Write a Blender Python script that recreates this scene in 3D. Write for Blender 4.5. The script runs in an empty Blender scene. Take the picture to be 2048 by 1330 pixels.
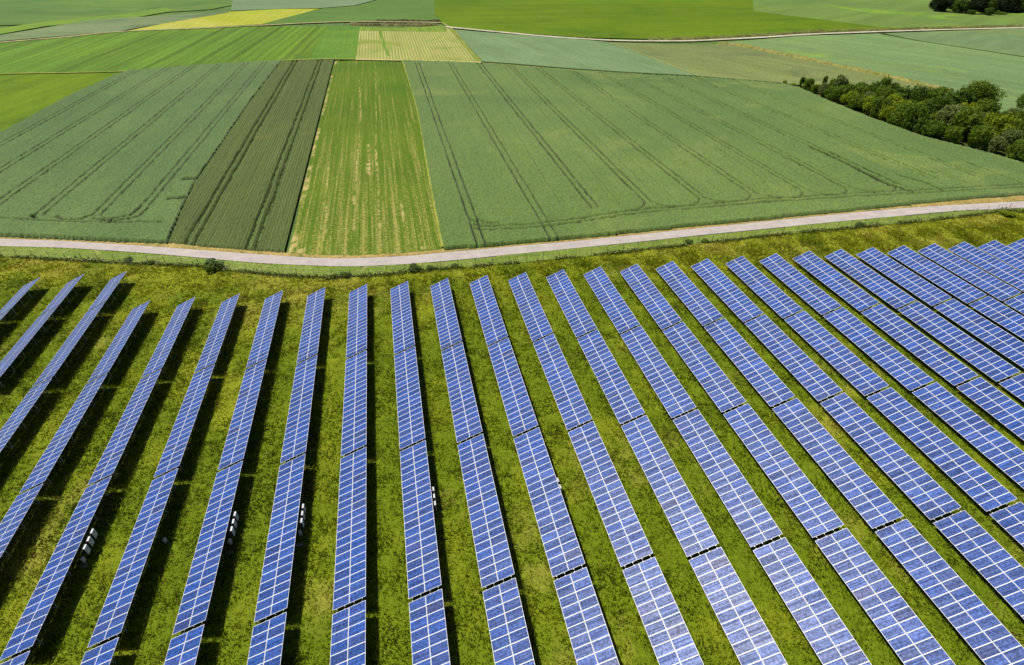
# Solar farm beside a farm road, fields beyond: everything is built in metres.
# +Y runs along the solar rows away from the camera, +X to the right, Z up.
import bpy, bmesh, math, random
import numpy as np
from mathutils import Vector, Matrix

random.seed(7)
RNG = np.random.default_rng(11)
SC = bpy.context.scene
COL = SC.collection
R = math.radians

# ------------------------------------------------------------------ helpers
def lin(c):
    return tuple(((v / 255) / 12.92 if v / 255 <= 0.04045 else ((v / 255 + 0.055) / 1.055) ** 2.4) for v in c)

def alb(r, g, b, k=0.62):
    "albedo of a surface that photographs as this sRGB colour in full sun"
    return tuple(min(0.85, v * k) for v in lin((r, g, b))) + (1.0,)

def mesh_np(name, verts, faces, mats=(), mi=None, smooth=False):
    "faces: (n,3) or (n,4) index array, or a list of index lists"
    me = bpy.data.meshes.new(name)
    v = np.asarray(verts, dtype=np.float32)
    if isinstance(faces, np.ndarray):
        n, k = faces.shape
        me.vertices.add(len(v)); me.vertices.foreach_set('co', v.ravel())
        me.loops.add(n * k); me.loops.foreach_set('vertex_index', faces.astype(np.int32).ravel())
        me.polygons.add(n)
        me.polygons.foreach_set('loop_start', np.arange(0, n * k, k, dtype=np.int32))
        me.polygons.foreach_set('loop_total', np.full(n, k, dtype=np.int32))
        me.update(calc_edges=True)
    else:
        me.from_pydata([tuple(map(float, q)) for q in v], [], faces)
    for m in mats:
        me.materials.append(m)
    if mi is not None:
        me.polygons.foreach_set('material_index', np.asarray(mi, dtype=np.int32))
    if smooth:
        me.polygons.foreach_set('use_smooth', np.ones(len(me.polygons), dtype=bool))
    me.update()
    return me

def obj(name, me, parent=None, loc=(0, 0, 0), rot=(0, 0, 0)):
    o = bpy.data.objects.new(name, me)
    COL.objects.link(o)
    o.location = loc; o.rotation_euler = rot
    if parent is not None:
        o.parent = parent
    return o

def tag(o, label=None, cat=None, group=None, kind=None):
    for k, v in (('label', label), ('category', cat), ('group', group), ('kind', kind)):
        if v:
            o[k] = v
    return o

def point_attr(me, name, vals):
    a = me.attributes.new(name, 'FLOAT', 'POINT')
    a.data.foreach_set('value', np.asarray(vals, dtype=np.float32))

def color_attr(me, name, cols):
    a = me.attributes.new(name, 'FLOAT_COLOR', 'POINT')
    c = np.ones((len(cols), 4), dtype=np.float32); c[:, :3] = cols
    a.data.foreach_set('color', c.ravel())

class MB:
    "collects boxes and tubes into one mesh"
    def __init__(s):
        s.v = []; s.f = []; s.m = []
    def box(s, c, d, m=0, rot=None):
        n = len(s.v)
        for x in (-.5, .5):
            for y in (-.5, .5):
                for z in (-.5, .5):
                    p = Vector((x * d[0], y * d[1], z * d[2]))
                    if rot is not None:
                        p = rot @ p
                    s.v.append((p.x + c[0], p.y + c[1], p.z + c[2]))
        for q in ((0, 1, 3, 2), (4, 6, 7, 5), (0, 4, 5, 1), (2, 3, 7, 6), (0, 2, 6, 4), (1, 5, 7, 3)):
            s.f.append([n + i for i in q]); s.m.append(m)
    def tube(s, a, b, r0, r1=None, sides=6, m=0, cap=True):
        a = Vector(a); b = Vector(b); r1 = r0 if r1 is None else r1
        d = (b - a).normalized()
        u = d.cross(Vector((0, 0, 1)) if abs(d.z) < .9 else Vector((1, 0, 0))).normalized(); w = d.cross(u)
        n = len(s.v)
        for p, r in ((a, r0), (b, r1)):
            for i in range(sides):
                t = 2 * math.pi * i / sides
                q = p + (u * math.cos(t) + w * math.sin(t)) * r
                s.v.append(tuple(q))
        for i in range(sides):
            j = (i + 1) % sides
            s.f.append([n + i, n + j, n + sides + j, n + sides + i]); s.m.append(m)
        if cap:
            s.f.append([n + i for i in range(sides)][::-1]); s.m.append(m)
            s.f.append([n + sides + i for i in range(sides)]); s.m.append(m)
    def mesh(s, name, mats):
        return mesh_np(name, s.v, s.f, mats, s.m)

# ------------------------------------------------------------------ materials
TILT = 0.4118; SLOPE = 3.86; S = 7.7003; X0, Y0, KEND = -10.111, 92.048, -0.3811   # the solar rows

class NT:
    def __init__(s, name):
        s.mat = bpy.data.materials.new(name); s.mat.use_nodes = True
        s.t = s.mat.node_tree; s.b = s.t.nodes['Principled BSDF']; s.n = s.t.nodes; s.l = s.t.links
        s.b.inputs['Specular IOR Level'].default_value = 0.15
        s.b.inputs['Roughness'].default_value = 0.9
    def node(s, kind, **kw):
        n = s.n.new(kind)
        for k, v in kw.items():
            setattr(n, k, v)
        return n
    def link(s, a, b):
        s.l.new(a, b)
    def co(s):
        return s.node('ShaderNodeTexCoord').outputs['Object']
    def mapping(s, src, scale=(1, 1, 1), rotz=0.0, loc=(0, 0, 0)):
        m = s.node('ShaderNodeMapping'); s.link(src, m.inputs['Vector'])
        m.inputs['Scale'].default_value = scale; m.inputs['Rotation'].default_value = (0, 0, rotz); m.inputs['Location'].default_value = loc
        return m.outputs['Vector']
    def noise(s, src, scale, detail=3.0, rough=0.6, dist=0.0):
        n = s.node('ShaderNodeTexNoise'); s.link(src, n.inputs['Vector'])
        n.inputs['Scale'].default_value = scale; n.inputs['Detail'].default_value = detail
        n.inputs['Roughness'].default_value = rough; n.inputs['Distortion'].default_value = dist
        return n.outputs['Fac']
    def ramp(s, src, lo, hi, a=0.0, b=1.0):
        n = s.node('ShaderNodeMapRange'); s.link(src, n.inputs['Value'])
        n.inputs['From Min'].default_value = lo; n.inputs['From Max'].default_value = hi
        n.inputs['To Min'].default_value = a; n.inputs['To Max'].default_value = b
        return n.outputs['Result']
    def math(s, op, a, b=None):
        n = s.node('ShaderNodeMath', operation=op)
        for i, v in enumerate((a, b)):
            if v is None: continue
            if isinstance(v, (int, float)): n.inputs[i].default_value = v
            else: s.link(v, n.inputs[i])
        return n.outputs[0]
    def mix(s, fac, a, b, mode='MIX'):
        n = s.node('ShaderNodeMix', data_type='RGBA', blend_type=mode)
        if isinstance(fac, (int, float)): n.inputs[0].default_value = fac
        else: s.link(fac, n.inputs[0])
        for i, v in ((6, a), (7, b)):
            if isinstance(v, tuple): n.inputs[i].default_value = v
            else: s.link(v, n.inputs[i])
        return n.outputs[2]
    def scale_col(s, col, fac):
        n = s.node('ShaderNodeVectorMath', operation='SCALE'); s.link(col, n.inputs[0])
        s.link(fac, n.inputs['Scale']); return n.outputs[0]
    def attr(s, name):
        return s.node('ShaderNodeAttribute', attribute_name=name)
    def base(s, col):
        if isinstance(col, tuple): s.b.inputs['Base Color'].default_value = col
        else: s.link(col, s.b.inputs['Base Color'])
        return s.mat
    def bump(s, h, strength, dist):
        n = s.node('ShaderNodeBump'); n.inputs['Strength'].default_value = strength; n.inputs['Distance'].default_value = dist
        s.link(h, n.inputs['Height']); s.link(n.outputs[0], s.b.inputs['Normal'])

def plain(name, col, rough=0.6, metal=0.0, spec=0.3):
    n = NT(name); n.b.inputs['Roughness'].default_value = rough; n.b.inputs['Metallic'].default_value = metal
    n.b.inputs['Specular IOR Level'].default_value = spec
    return n.base(col)

def field_mat(name, a, b, rotz=0.0, big=0.012, streak=0.25, streak_w=0.5, grain=0.35, grain_s=1.6, soil=None, rows=None, third=None, bump=0.25, streak_len=0.02, sheen=0.0):
    """a crop or grass surface: colour a..b in broad patches, long streaks along the drilling direction
    (rotz = angle of that direction from +Y), fine grain, optional ruts (attribute 'track') and optional sown rows"""
    n = NT(name); co = n.co()
    n.b.inputs['Sheen Weight'].default_value = sheen; n.b.inputs['Sheen Roughness'].default_value = 0.5; n.b.inputs['Sheen Tint'].default_value = (0.85, 0.93, 0.76, 1)
    c = n.mix(n.ramp(n.noise(co, big, 4, 0.62, 0.6), 0.36, 0.64), a, b)
    if third:
        c = n.mix(n.ramp(n.noise(n.mapping(co, (1, 1, 1), 0, (37, 91, 5)), third[1], 4, 0.6, 1.0), third[2], third[2] + 0.12), c, third[0])
    al = n.mapping(co, (1, 1, 1), rotz)
    st = n.noise(n.mapping(al, (streak_w, streak_len, 1)), 1.0, 3, 0.7)
    g = n.noise(co, grain_s, 3, 0.75)
    k = n.math('MULTIPLY', n.ramp(st, 0.3, 0.7, 1 - streak, 1 + streak), n.ramp(g, 0.3, 0.7, 1 - grain, 1 + grain))
    c = n.scale_col(c, k)
    if rows:
        w = n.node('ShaderNodeTexWave', wave_type='BANDS', bands_direction='X')
        n.link(al, w.inputs['Vector']); w.inputs['Scale'].default_value = 2 * math.pi / (20.0 * rows[0])
        w.inputs['Distortion'].default_value = rows[3] if len(rows) > 3 else 0.6; w.inputs['Detail'].default_value = 2; w.inputs['Detail Scale'].default_value = 0.6
        c = n.mix(n.ramp(w.outputs['Fac'], 0.5 - rows[2], 0.5 + rows[2]), c, n.scale_col(n.mix(0.0, rows[1], rows[1]), k))
    if soil:
        c = n.mix(n.attr('track').outputs['Fac'], c, soil)
    if bump:
        n.bump(g, bump, 0.3)
    return n.base(c)

# ------------------------------------------------------------------ noise on arrays
def vnoise(x, y, scale, seed):
    "smooth value noise 0..1"
    g = np.random.default_rng(seed).random((257, 257))
    u = (x / scale) % 256; v = (y / scale) % 256
    i = np.floor(u).astype(int); j = np.floor(v).astype(int); fu = u - i; fv = v - j
    i %= 256; j %= 256
    fu = fu * fu * (3 - 2 * fu); fv = fv * fv * (3 - 2 * fv)
    i1 = (i + 1) % 256; j1 = (j + 1) % 256
    return (g[i, j] * (1 - fu) + g[i1, j] * fu) * (1 - fv) + (g[i, j1] * (1 - fu) + g[i1, j1] * fu) * fv

def inside(poly, x, y):
    r = np.zeros(x.shape, bool); n = len(poly)
    for i in range(n):
        x0, y0 = poly[i]; x1, y1 = poly[(i + 1) % n]
        if y0 == y1: continue
        r ^= ((y0 > y) != (y1 > y)) & (x < (x1 - x0) * (y - y0) / (y1 - y0) + x0)
    return r

def seg_dist(x, y, line):
    d = np.full(x.shape, 1e9)
    for (x0, y0), (x1, y1) in zip(line[:-1], line[1:]):
        m = (x > min(x0, x1) - 2) & (x < max(x0, x1) + 2) & (y > min(y0, y1) - 2) & (y < max(y0, y1) + 2)
        if not m.any(): continue
        dx, dy = x1 - x0, y1 - y0
        t = np.clip(((x[m] - x0) * dx + (y[m] - y0) * dy) / (dx * dx + dy * dy + 1e-9), 0, 1)
        d[m] = np.minimum(d[m], np.hypot(x[m] - x0 - t * dx, y[m] - y0 - t * dy))
    return d

def sheet(name, poly, xs, ys, height, mat, tracks=(), rut=0.75, kind='structure', drop=-0.12, extra=None):
    "height field over a polygon; height(x, y) in metres; wheel ruts pressed in along the tracks; edges fall to the soil"
    X, Y = np.meshgrid(xs, ys)
    ins = inside(poly, X, Y)
    Z = height(X, Y)
    T = np.zeros_like(X)
    for line, w in tracks:
        wob = (vnoise(X, Y, 5.0, 3) - .5) * 0.25
        d = seg_dist(X + wob, Y, line)
        T = np.maximum(T, np.clip((1.3 - d / w) * 2.0, 0, 1))
    T *= (0.55 + 0.8 * vnoise(X, Y, 4.0, 5)) * (0.65 + 0.7 * vnoise(X, Y, 0.9, 6))
    if rut < 0.2: T *= np.clip((vnoise(X, Y, 1.1, 8) * .6 + vnoise(X, Y, 0.4, 9) * .4 - .40) * 5, 0, 1) * np.clip((vnoise(X, Y, 9.0, 10) - .25) * 3, 0, 1)
    T = np.clip(T, 0, 1)
    Z = Z - T * rut
    Z = np.where(ins, Z, drop)
    nx, ny = len(xs), len(ys)
    idx = np.arange(nx * ny).reshape(ny, nx)
    q = np.stack([idx[:-1, :-1], idx[:-1, 1:], idx[1:, 1:], idx[1:, :-1]], -1).reshape(-1, 4)
    f = ins.ravel()
    keep = f[q].any(1)
    q = q[keep]
    used = np.unique(q); remap = np.zeros(nx * ny, int); remap[used] = np.arange(len(used))
    V = np.stack([X.ravel(), Y.ravel(), Z.ravel()], -1)[used]
    me = mesh_np(name, V, remap[q], [mat], smooth=True)
    point_attr(me, 'track', T.ravel()[used])
    if extra is not None:
        color_attr(me, 'tint', extra(V[:, 0], V[:, 1]))
    o = obj(name, me)
    o['kind'] = kind
    return o

def flat_field(name, poly, z, mat, thick=0.3):
    "a low crop far off: polygon with a lip all round"
    bm = bmesh.new()
    vs = [bm.verts.new((x, y, z)) for x, y in poly]
    f = bm.faces.new(vs)
    if f.normal.z < 0: f.normal_flip()
    r = bmesh.ops.extrude_face_region(bm, geom=[f])
    for v in [e for e in r['geom'] if isinstance(e, bmesh.types.BMVert)]:
        v.co.z = z
    for v in vs:
        v.co.z = z - thick
    bmesh.ops.triangulate(bm, faces=bm.faces[:])
    bmesh.ops.recalc_face_normals(bm, faces=bm.faces[:])
    me = bpy.data.meshes.new(name); bm.to_mesh(me); bm.free(); me.materials.append(mat)
    o = obj(name, me); o['kind'] = 'structure'
    return o

def ribbon(name, left, right, z, mat, thick=0.2, sub=1):
    "a strip between two edge lines with the same number of points"
    def fine(l):
        out = []
        n = len(l)
        for i in range(n - 1):
            p0 = np.array(l[max(i - 1, 0)]); p1 = np.array(l[i]); p2 = np.array(l[i + 1]); p3 = np.array(l[min(i + 2, n - 1)])
            for k in range(sub):
                t = k / sub
                out.append(0.5 * (2 * p1 + (p2 - p0) * t + (2 * p0 - 5 * p1 + 4 * p2 - p3) * t * t + (3 * p1 - p0 - 3 * p2 + p3) * t ** 3))
        out.append(np.array(l[-1])); return out
    if sub > 1: left, right = fine(left), fine(right)
    V = []; F = []
    for (a, b) in zip(left, right):
        V += [(a[0], a[1], z), (b[0], b[1], z), (a[0], a[1], z - thick), (b[0], b[1], z - thick)]
    for i in range(len(left) - 1):
        k = 4 * i
        F += [[k, k + 1, k + 5, k + 4], [k + 2, k, k + 4, k + 6], [k + 1, k + 3, k + 7, k + 5]]
    o = obj(name, mesh_np(name, V, F, [mat])); o['kind'] = 'structure'
    return o

# ------------------------------------------------------------------ camera, light, sky
CAM_H = 57.3131
cd = bpy.data.cameras.new('camera'); cam = bpy.data.objects.new('camera', cd); COL.objects.link(cam)
cd.sensor_width = 36.0; cd.sensor_fit = 'HORIZONTAL'; cd.lens = 36.0 * 1081.6 / 2048
cd.clip_start = 0.5; cd.clip_end = 20000
pitch, roll, yaw = 0.64336, 0.0108, 0.2153
fwd = Vector((math.sin(yaw) * math.cos(pitch), math.cos(yaw) * math.cos(pitch), -math.sin(pitch)))
rgt = Vector((math.cos(yaw), -math.sin(yaw), 0)); upv = rgt.cross(fwd)
r2 = rgt * math.cos(roll) + upv * math.sin(roll); u2 = upv * math.cos(roll) - rgt * math.sin(roll)
M = Matrix((r2, u2, -fwd)).transposed().to_4x4(); M.translation = (0, 0, CAM_H)
cam.matrix_world = M
SC.camera = cam

def frame_xy(x, y, z=0.0):
    "where points fall in the view, in half-frames; used only to choose how far the tufts of grass reach"
    p = np.stack([x, y, np.full_like(x, z - CAM_H)], -1)
    d = p @ np.array(fwd); return (p @ np.array(r2)) / d * 1081.6 / 1024, (p @ np.array(u2)) / d * 1081.6 / 665

SUN_EL, SUN_AZ = R(63.0), R(141.0)          # azimuth from +X towards +Y
sd = Vector((math.cos(SUN_EL) * math.cos(SUN_AZ), math.cos(SUN_EL) * math.sin(SUN_AZ), math.sin(SUN_EL)))
ld = bpy.data.lights.new('sun', 'SUN'); ld.energy = 5.0; ld.angle = R(0.5); ld.color = (1.0, 0.945, 0.86)
sun = bpy.data.objects.new('sun', ld); COL.objects.link(sun)
sun.rotation_euler = sd.to_track_quat('Z', 'Y').to_euler(); sun.location = (0, 0, 120)

W = bpy.data.worlds.new('World'); SC.world = W; W.use_nodes = True
wt = W.node_tree; wn = wt.nodes; wl = wt.links
bg = wn['Background']
sky = wn.new('ShaderNodeTexSky'); sky.sky_type = 'NISHITA'; sky.sun_disc = False
sky.sun_elevation = SUN_EL; sky.sun_rotation = R(90.0) - SUN_AZ
sky.air_density = 1.0; sky.dust_density = 1.0; sky.altitude = 300
# fair-weather clouds, mostly low in the sky
tc = wn.new('ShaderNodeTexCoord'); mp = wn.new('ShaderNodeMapping'); mp.inputs['Scale'].default_value = (1, 1, 2.2)
wl.new(tc.outputs['Generated'], mp.inputs['Vector'])
nz = wn.new('ShaderNodeTexNoise'); nz.inputs['Scale'].default_value = 3.2; nz.inputs['Detail'].default_value = 6; nz.inputs['Roughness'].default_value = 0.55
wl.new(mp.outputs['Vector'], nz.inputs['Vector'])
cr = wn.new('ShaderNodeMapRange'); cr.inputs['From Min'].default_value = 0.52; cr.inputs['From Max'].default_value = 0.66
cr.inputs['To Max'].default_value = 0.5
wl.new(nz.outputs['Fac'], cr.inputs['Value'])
mx = wn.new('ShaderNodeMix'); mx.data_type = 'RGBA'; wl.new(cr.outputs['Result'], mx.inputs[0])
wl.new(sky.outputs['Color'], mx.inputs[6]); mx.inputs[7].default_value = (7.0, 7.2, 7.6, 1)
wl.new(mx.outputs[2], bg.inputs['Color'])
bg.inputs['Strength'].default_value = 0.05

SC.view_settings.view_transform = 'Standard'; SC.view_settings.look = 'None'
SC.view_settings.exposure = 0.3; SC.view_settings.gamma = 1.0; SC.view_settings.use_curve_mapping = False
SC.cycles.max_bounces = 6; SC.cycles.diffuse_bounces = 3; SC.cycles.glossy_bounces = 3
SC.cycles.transparent_max_bounces = 4

# ------------------------------------------------------------------ base ground
gm = field_mat('country_ground', alb(105, 132, 60), alb(88, 122, 62), big=0.004, grain=0.2, grain_s=0.5)
g = obj('ground', mesh_np('ground', [(-9000, -3000, -0.16), (9000, -3000, -0.16), (9000, 15000, -0.16), (-9000, 15000, -0.16)], [[0, 1, 2, 3]], [gm]))
g['kind'] = 'structure'

# ------------------------------------------------------------------ meadow under the solar rows
FENCE = [(-119.53, 133.89), (-100.17, 127.79), (-85.42, 122.64), (-71.52, 118.37), (-57.85, 114.17), (-43.63, 110.31), (-34.32, 106.18), (-26.08, 102.93), (-16.07, 99.95), (-7.14, 99.20), (3.04, 99.25), (21.41, 98.63), (35.38, 98.56), (50.64, 99.05), (65.34, 99.34), (82.86, 99.75), (99.38, 99.74), (118.81, 99.59), (138.24, 99.94), (151.70, 101.02)]
GREEN = np.array(alb(120, 140, 18)[:3]); OLIVE = np.array(alb(154, 162, 34)[:3]); DRY = np.array(alb(206, 190, 92)[:3]); DEEP = np.array(alb(98, 122, 14)[:3])
PALE = np.array(alb(150, 165, 70)[:3])

def fence_y(x):
    fx = np.array([p[0] for p in FENCE]); fy = np.array([p[1] for p in FENCE])
    return np.interp(x, fx, fy)

def meadow_tint(x, y):
    near_fence = np.clip(1 - (fence_y(x) - y) / 26.0, 0, 1)
    a = vnoise(x, y, 7.0, 21) * .55 + vnoise(x, y, 2.6, 22) * .3 + vnoise(x, y, 1.0, 23) * .15
    b = vnoise(x, y, 11.0, 31) * .5 + vnoise(x, y, 3.3, 32) * .3 + vnoise(x, y, 0.9, 33) * .2
    # swathes of longer, lodged grass lie between the rows towards the left and by the fence
    left = np.clip((-x + 8) / 40.0, 0, 1)
    right = np.clip((x - 30) / 45.0, 0, 1) * np.clip(near_fence * 1.6, 0, 1)
    ol = np.clip((a - .56 + .30 * near_fence + .14 * left + .34 * right) * 2.4, 0, 1)
    dr = np.clip((b - .66 + .10 * near_fence + .05 * left + .16 * right) * 4.0, 0, 1) * .38
    dp = np.clip((.46 - a) * 3.0, 0, 1) * .4
    c = GREEN[None] * (1 - ol[:, None]) + OLIVE[None] * ol[:, None]
    c = c * (1 - dp[:, None]) + DEEP[None] * dp[:, None]
    c = c * (1 - dr[:, None]) + DRY[None] * dr[:, None]
    return c

mm = NT('meadow_soil')
mc = mm.attr('tint').outputs['Color']
mg = mm.noise(mm.co(), 3.2, 4, 0.75)
mm.bump(mg, 0.5, 0.3)
meadow_mat = mm.base(mm.scale_col(mc, mm.ramp(mg, 0.3, 0.7, 0.7, 1.2)))
mead_poly = [(-175, 2), (225, 2), (225, 97)] + [(166, 92)] + FENCE[::-1] + [(-175, 160)]
def mead_h(x, y):
    return 0.03 + 0.16 * vnoise(x, y, 2.2, 41) + 0.14 * vnoise(x, y, 0.75, 42) - 0.14
sheet('meadow', mead_poly, np.arange(-175, 225.1, 0.45), np.arange(2, 160, 0.45), mead_h, meadow_mat, extra=meadow_tint)

# tufts: countless leaning blades, one object
def tufts(name, n, region, tint, poly, hgt, width, mat, lean=0.5, blades=3, margin=0.12):
    x = RNG.uniform(region[0], region[1], n); y = RNG.uniform(region[2], region[3], n)
    u, v = frame_xy(x, y)
    m = (np.abs(u) < 1 + margin) & (np.abs(v) < 1 + margin) & inside(poly, x, y)
    x, y = x[m], y[m]
    k = len(x)
    col = tint(x, y)
    bright = RNG.uniform(0.55, 1.75, (k, 1)); col = col * bright
    yel = (RNG.random(k) < 0.05)[:, None]
    col = np.where(yel, DRY[None] * 1.1, col)
    gust = vnoise(x, y, 6.0, 77) * 6.28 * 1.3
    clump = 0.6 + 0.45 * vnoise(x, y, 0.8, 78) + 0.35 * vnoise(x, y, 3.0, 79)
    # mown lanes, longer grass left standing under the tables
    lane = (x - X0 - 0.6 + S / 2) % S - S / 2
    under = np.clip((2.6 - np.abs(lane)) / 0.6, 0, 1) * (y < Y0 + 4)
    clump = clump * (1 + 0.8 * under)
    Vs = []; 
    for b in range(blades):
        a = RNG.uniform(0, 2 * np.pi, k); h = hgt * RNG.uniform(0.55, 1.25, k) * clump; w = width * RNG.uniform(0.7, 1.5, k)
        la = gust + RNG.normal(0, 0.9, k); ll = h * lean * RNG.uniform(0.3, 1.6, k)
        bx = x + RNG.normal(0, .08, k); by = y + RNG.normal(0, .08, k)
        p0 = np.stack([bx - np.cos(a) * w, by - np.sin(a) * w, np.full(k, -0.06)], -1)
        p1 = np.stack([bx + np.cos(a) * w, by + np.sin(a) * w, np.full(k, -0.06)], -1)
        p2 = np.stack([bx + np.cos(la) * ll, by + np.sin(la) * ll, h], -1)
        Vs.append(np.stack([p0, p1, p2], 1))
    V = np.stack(Vs, 1).reshape(-1, 3)
    F = np.arange(len(V)).reshape(-1, 3)
    me = mesh_np(name, V, F, [mat])
    color_attr(me, 'tint', np.repeat(col, 3 * blades, 0))
    o = obj(name, me); o['kind'] = 'stuff'
    return o

tn = NT('grass_blades'); tn.b.inputs['Roughness'].default_value = 0.7
tn.base(tn.attr('tint').outputs['Color'])
tb = tn.node('ShaderNodeBsdfTranslucent'); tn.link(tn.attr('tint').outputs['Color'], tb.inputs['Color'])
tm = tn.node('ShaderNodeMixShader'); tm.inputs[0].default_value = 0.45
tn.link(tn.b.outputs[0], tm.inputs[1]); tn.link(tb.outputs[0], tm.inputs[2]); tn.link(tm.outputs[0], tn.n['Material Output'].inputs['Surface'])
grass_mat = tn.mat
o = tufts('meadow_grass', 620000, (-120, 175, 8, 135), meadow_tint, mead_poly, 0.30, 0.06, grass_mat, lean=0.9)
tag(o, 'long yellow green grass growing between the solar rows', 'grass')

# ------------------------------------------------------------------ farm road, verges
ROAD_FAR = [(-129.15, 144.50), (-105.07, 136.85), (-89.73, 131.86), (-75.55, 127.86), (-61.34, 123.27), (-47.31, 118.47), (-32.28, 113.15), (-18.94, 108.85), (-11.07, 107.24), (-0.50, 106.14), (7.63, 106.04), (22.96, 105.96), (37.50, 105.75), (52.84, 106.09), (68.91, 106.45), (87.40, 106.80), (105.09, 107.06), (123.49, 107.15), (141.93, 106.39), (162.12, 104.84), (201.43, 102.15)]
ROAD_NEAR = [(-125.37, 138.66), (-102.59, 132.27), (-87.85, 127.84), (-74.14, 124.29), (-60.23, 119.83), (-46.44, 114.86), (-31.68, 109.25), (-18.70, 105.42), (-11.00, 103.69), (-0.69, 102.59), (7.22, 102.29), (22.21, 102.43), (36.50, 102.53), (51.42, 102.67), (67.15, 103.06), (85.04, 103.14), (102.27, 103.36), (120.03, 103.23), (138.56, 103.07), (158.10, 101.37), (196.71, 98.91)]
rn = NT('road_asphalt'); co = rn.co()
rc = rn.mix(rn.ramp(rn.noise(co, 0.35, 4, 0.6), 0.35, 0.65), alb(196, 186, 180, .72), alb(178, 170, 166, .72))
rc = rn.mix(rn.ramp(rn.noise(rn.mapping(co, (0.06, 0.9, 1)), 1.0, 3), 0.55, 0.75, 0, .5), rc, alb(210, 200, 188, .72))
rc = rn.mix(rn.ramp(rn.noise(rn.mapping(co, (.25, .6, 1)), 1.0, 4, .7), 0.6, 0.72, 0, .5), rc, alb(160, 152, 140, .72))
rc = rn.scale_col(rc, rn.ramp(rn.noise(co, 4.0, 3, 0.7), 0.3, 0.7, 0.86, 1.1))
road_mat = rn.base(rc)
ribbon('road', ROAD_FAR, ROAD_NEAR, 0.10, road_mat, 0.3, sub=6)

GV = [alb(136, 154, 62), alb(116, 140, 46), alb(158, 164, 90)]
verge_mat = field_mat('verge_grass', GV[0], GV[1], big=0.12, grain=0.45, grain_s=2.2, third=(GV[2], 0.5, 0.55), streak=0.1, bump=0.5)
def expand(poly, ax, ay): return poly
verge_poly = ROAD_NEAR + [(240, 96), (170, 96)] + FENCE[::-1]
sheet('mown_verge', verge_poly, np.arange(-130, 241, 0.5), np.arange(88, 160, 0.4),
      lambda x, y: 0.03 + 0.10 * vnoise(x, y, 1.1, 51) + .05 * vnoise(x, y, .5, 52), verge_mat)
CROP_EDGE = [(-130.24, 146.18), (-106.00, 138.58), (-90.57, 133.66), (-77.94, 130.07), (-64.23, 125.91), (-52.44, 122.51), (-44.96, 119.36), (-33.85, 115.30), (-25.38, 112.49), (-18.72, 110.16), (-11.09, 108.44), (-0.42, 107.50), (7.80, 107.65), (23.22, 107.17), (37.94, 107.18), (54.25, 107.67), (69.76, 108.08), (88.31, 108.22), (106.19, 108.52), (125.10, 108.97), (145.02, 109.45), (166.51, 108.62), (207.65, 106.43)]
dry_mat = field_mat('dry_verge', alb(196, 170, 106), alb(170, 152, 84), big=0.15, grain=0.4, grain_s=1.8, third=(alb(128, 130, 54), 0.25, 0.56), streak=0.1, bump=0.4)
dry_poly = CROP_EDGE + ROAD_FAR[::-1]
sheet('dry_verge', dry_poly, np.arange(-130, 240, 0.5), np.arange(94, 160, 0.3), lambda x, y: 0.05 + 0.12 * vnoise(x, y, 1.3, 53) + .06 * vnoise(x, y, .5, 54), dry_mat)

# ------------------------------------------------------------------ the fields
def grow(a, b, s0, s1):
    "positions from a to b with the spacing growing from s0 to s1"
    out = [a]
    while out[-1] < b:
        t = (out[-1] - a) / (b - a)
        out.append(out[-1] + s0 + (s1 - s0) * t)
    return np.array(out)

SOIL = alb(26, 36, 12)
def tram(x, y0, y1, gap=1.9, x1=None):
    x1 = x if x1 is None else x1
    return [([(x, y0), (x1, y1)], 0.22), ([(x + gap, y0), (x1 + gap, y1)], 0.22)]

WHEAT_A, WHEAT_B = alb(112, 138, 62), alb(94, 122, 54)
wheat_mat = field_mat('wheat', WHEAT_A, WHEAT_B, big=0.012, streak=0.07, streak_w=0.35, grain=0.5, grain_s=2.2, soil=SOIL, bump=0.6, third=(alb(122, 144, 66), 0.03, 0.56), sheen=0.22)
wheat_left_mat = field_mat('wheat_blue_green', alb(106, 132, 68), alb(90, 118, 59), big=0.014, streak=0.1, streak_w=0.3, grain=0.5, grain_s=2.2, soil=SOIL, bump=0.6, sheen=0.22)
def crop_h(h, r=0.16):
    def f(x, y):
        return h + r * (vnoise(x, y, 0.8, 61) - .5) + 0.10 * (vnoise(x, y, 3.0, 62) - .5) + RNG.normal(0, 0.075, x.shape)
    return f

# big wheat field, right
edge = [(7.80, 107.65), (23.22, 107.17), (37.94, 107.18), (54.25, 107.67), (69.76, 108.08), (88.31, 108.22), (106.19, 108.52), (125.10, 108.97), (145.02, 109.45), (166.51, 108.62), (207.65, 106.43)]
f4 = [(p[0], p[1] - 0.7) for p in edge] + [(197.87, 99.70)] + [(188.05, 127.19), (184.81, 139.42), (178.76, 155.17), (177.12, 179.34), (178.17, 203.44), (180.42, 226.55), (178.80, 234.55), (173.12, 240.04), (146.50, 255.03), (120.48, 266.00), (87.42, 282.47), (63.40, 296.82), (33.27, 311.40), (9.30, 318.62), (10.18, 223.13), (8.51, 149.38)]
tr = []
for k, x in enumerate((15.3, 32.0, 46.6, 61.2, 76.2, 91.2, 106.2, 119.5, 134.0, 148.5, 163.0)):
    y0 = 106.5 if k < 2 else 121
    tr += [(l_, .2 if k < 2 else .29) for l_, w_ in tram(x, y0, 312, x1=x - (0, 0, 0, 0, 2.5, 3, 6, 8, 9, 9, 9)[k])]
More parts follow.
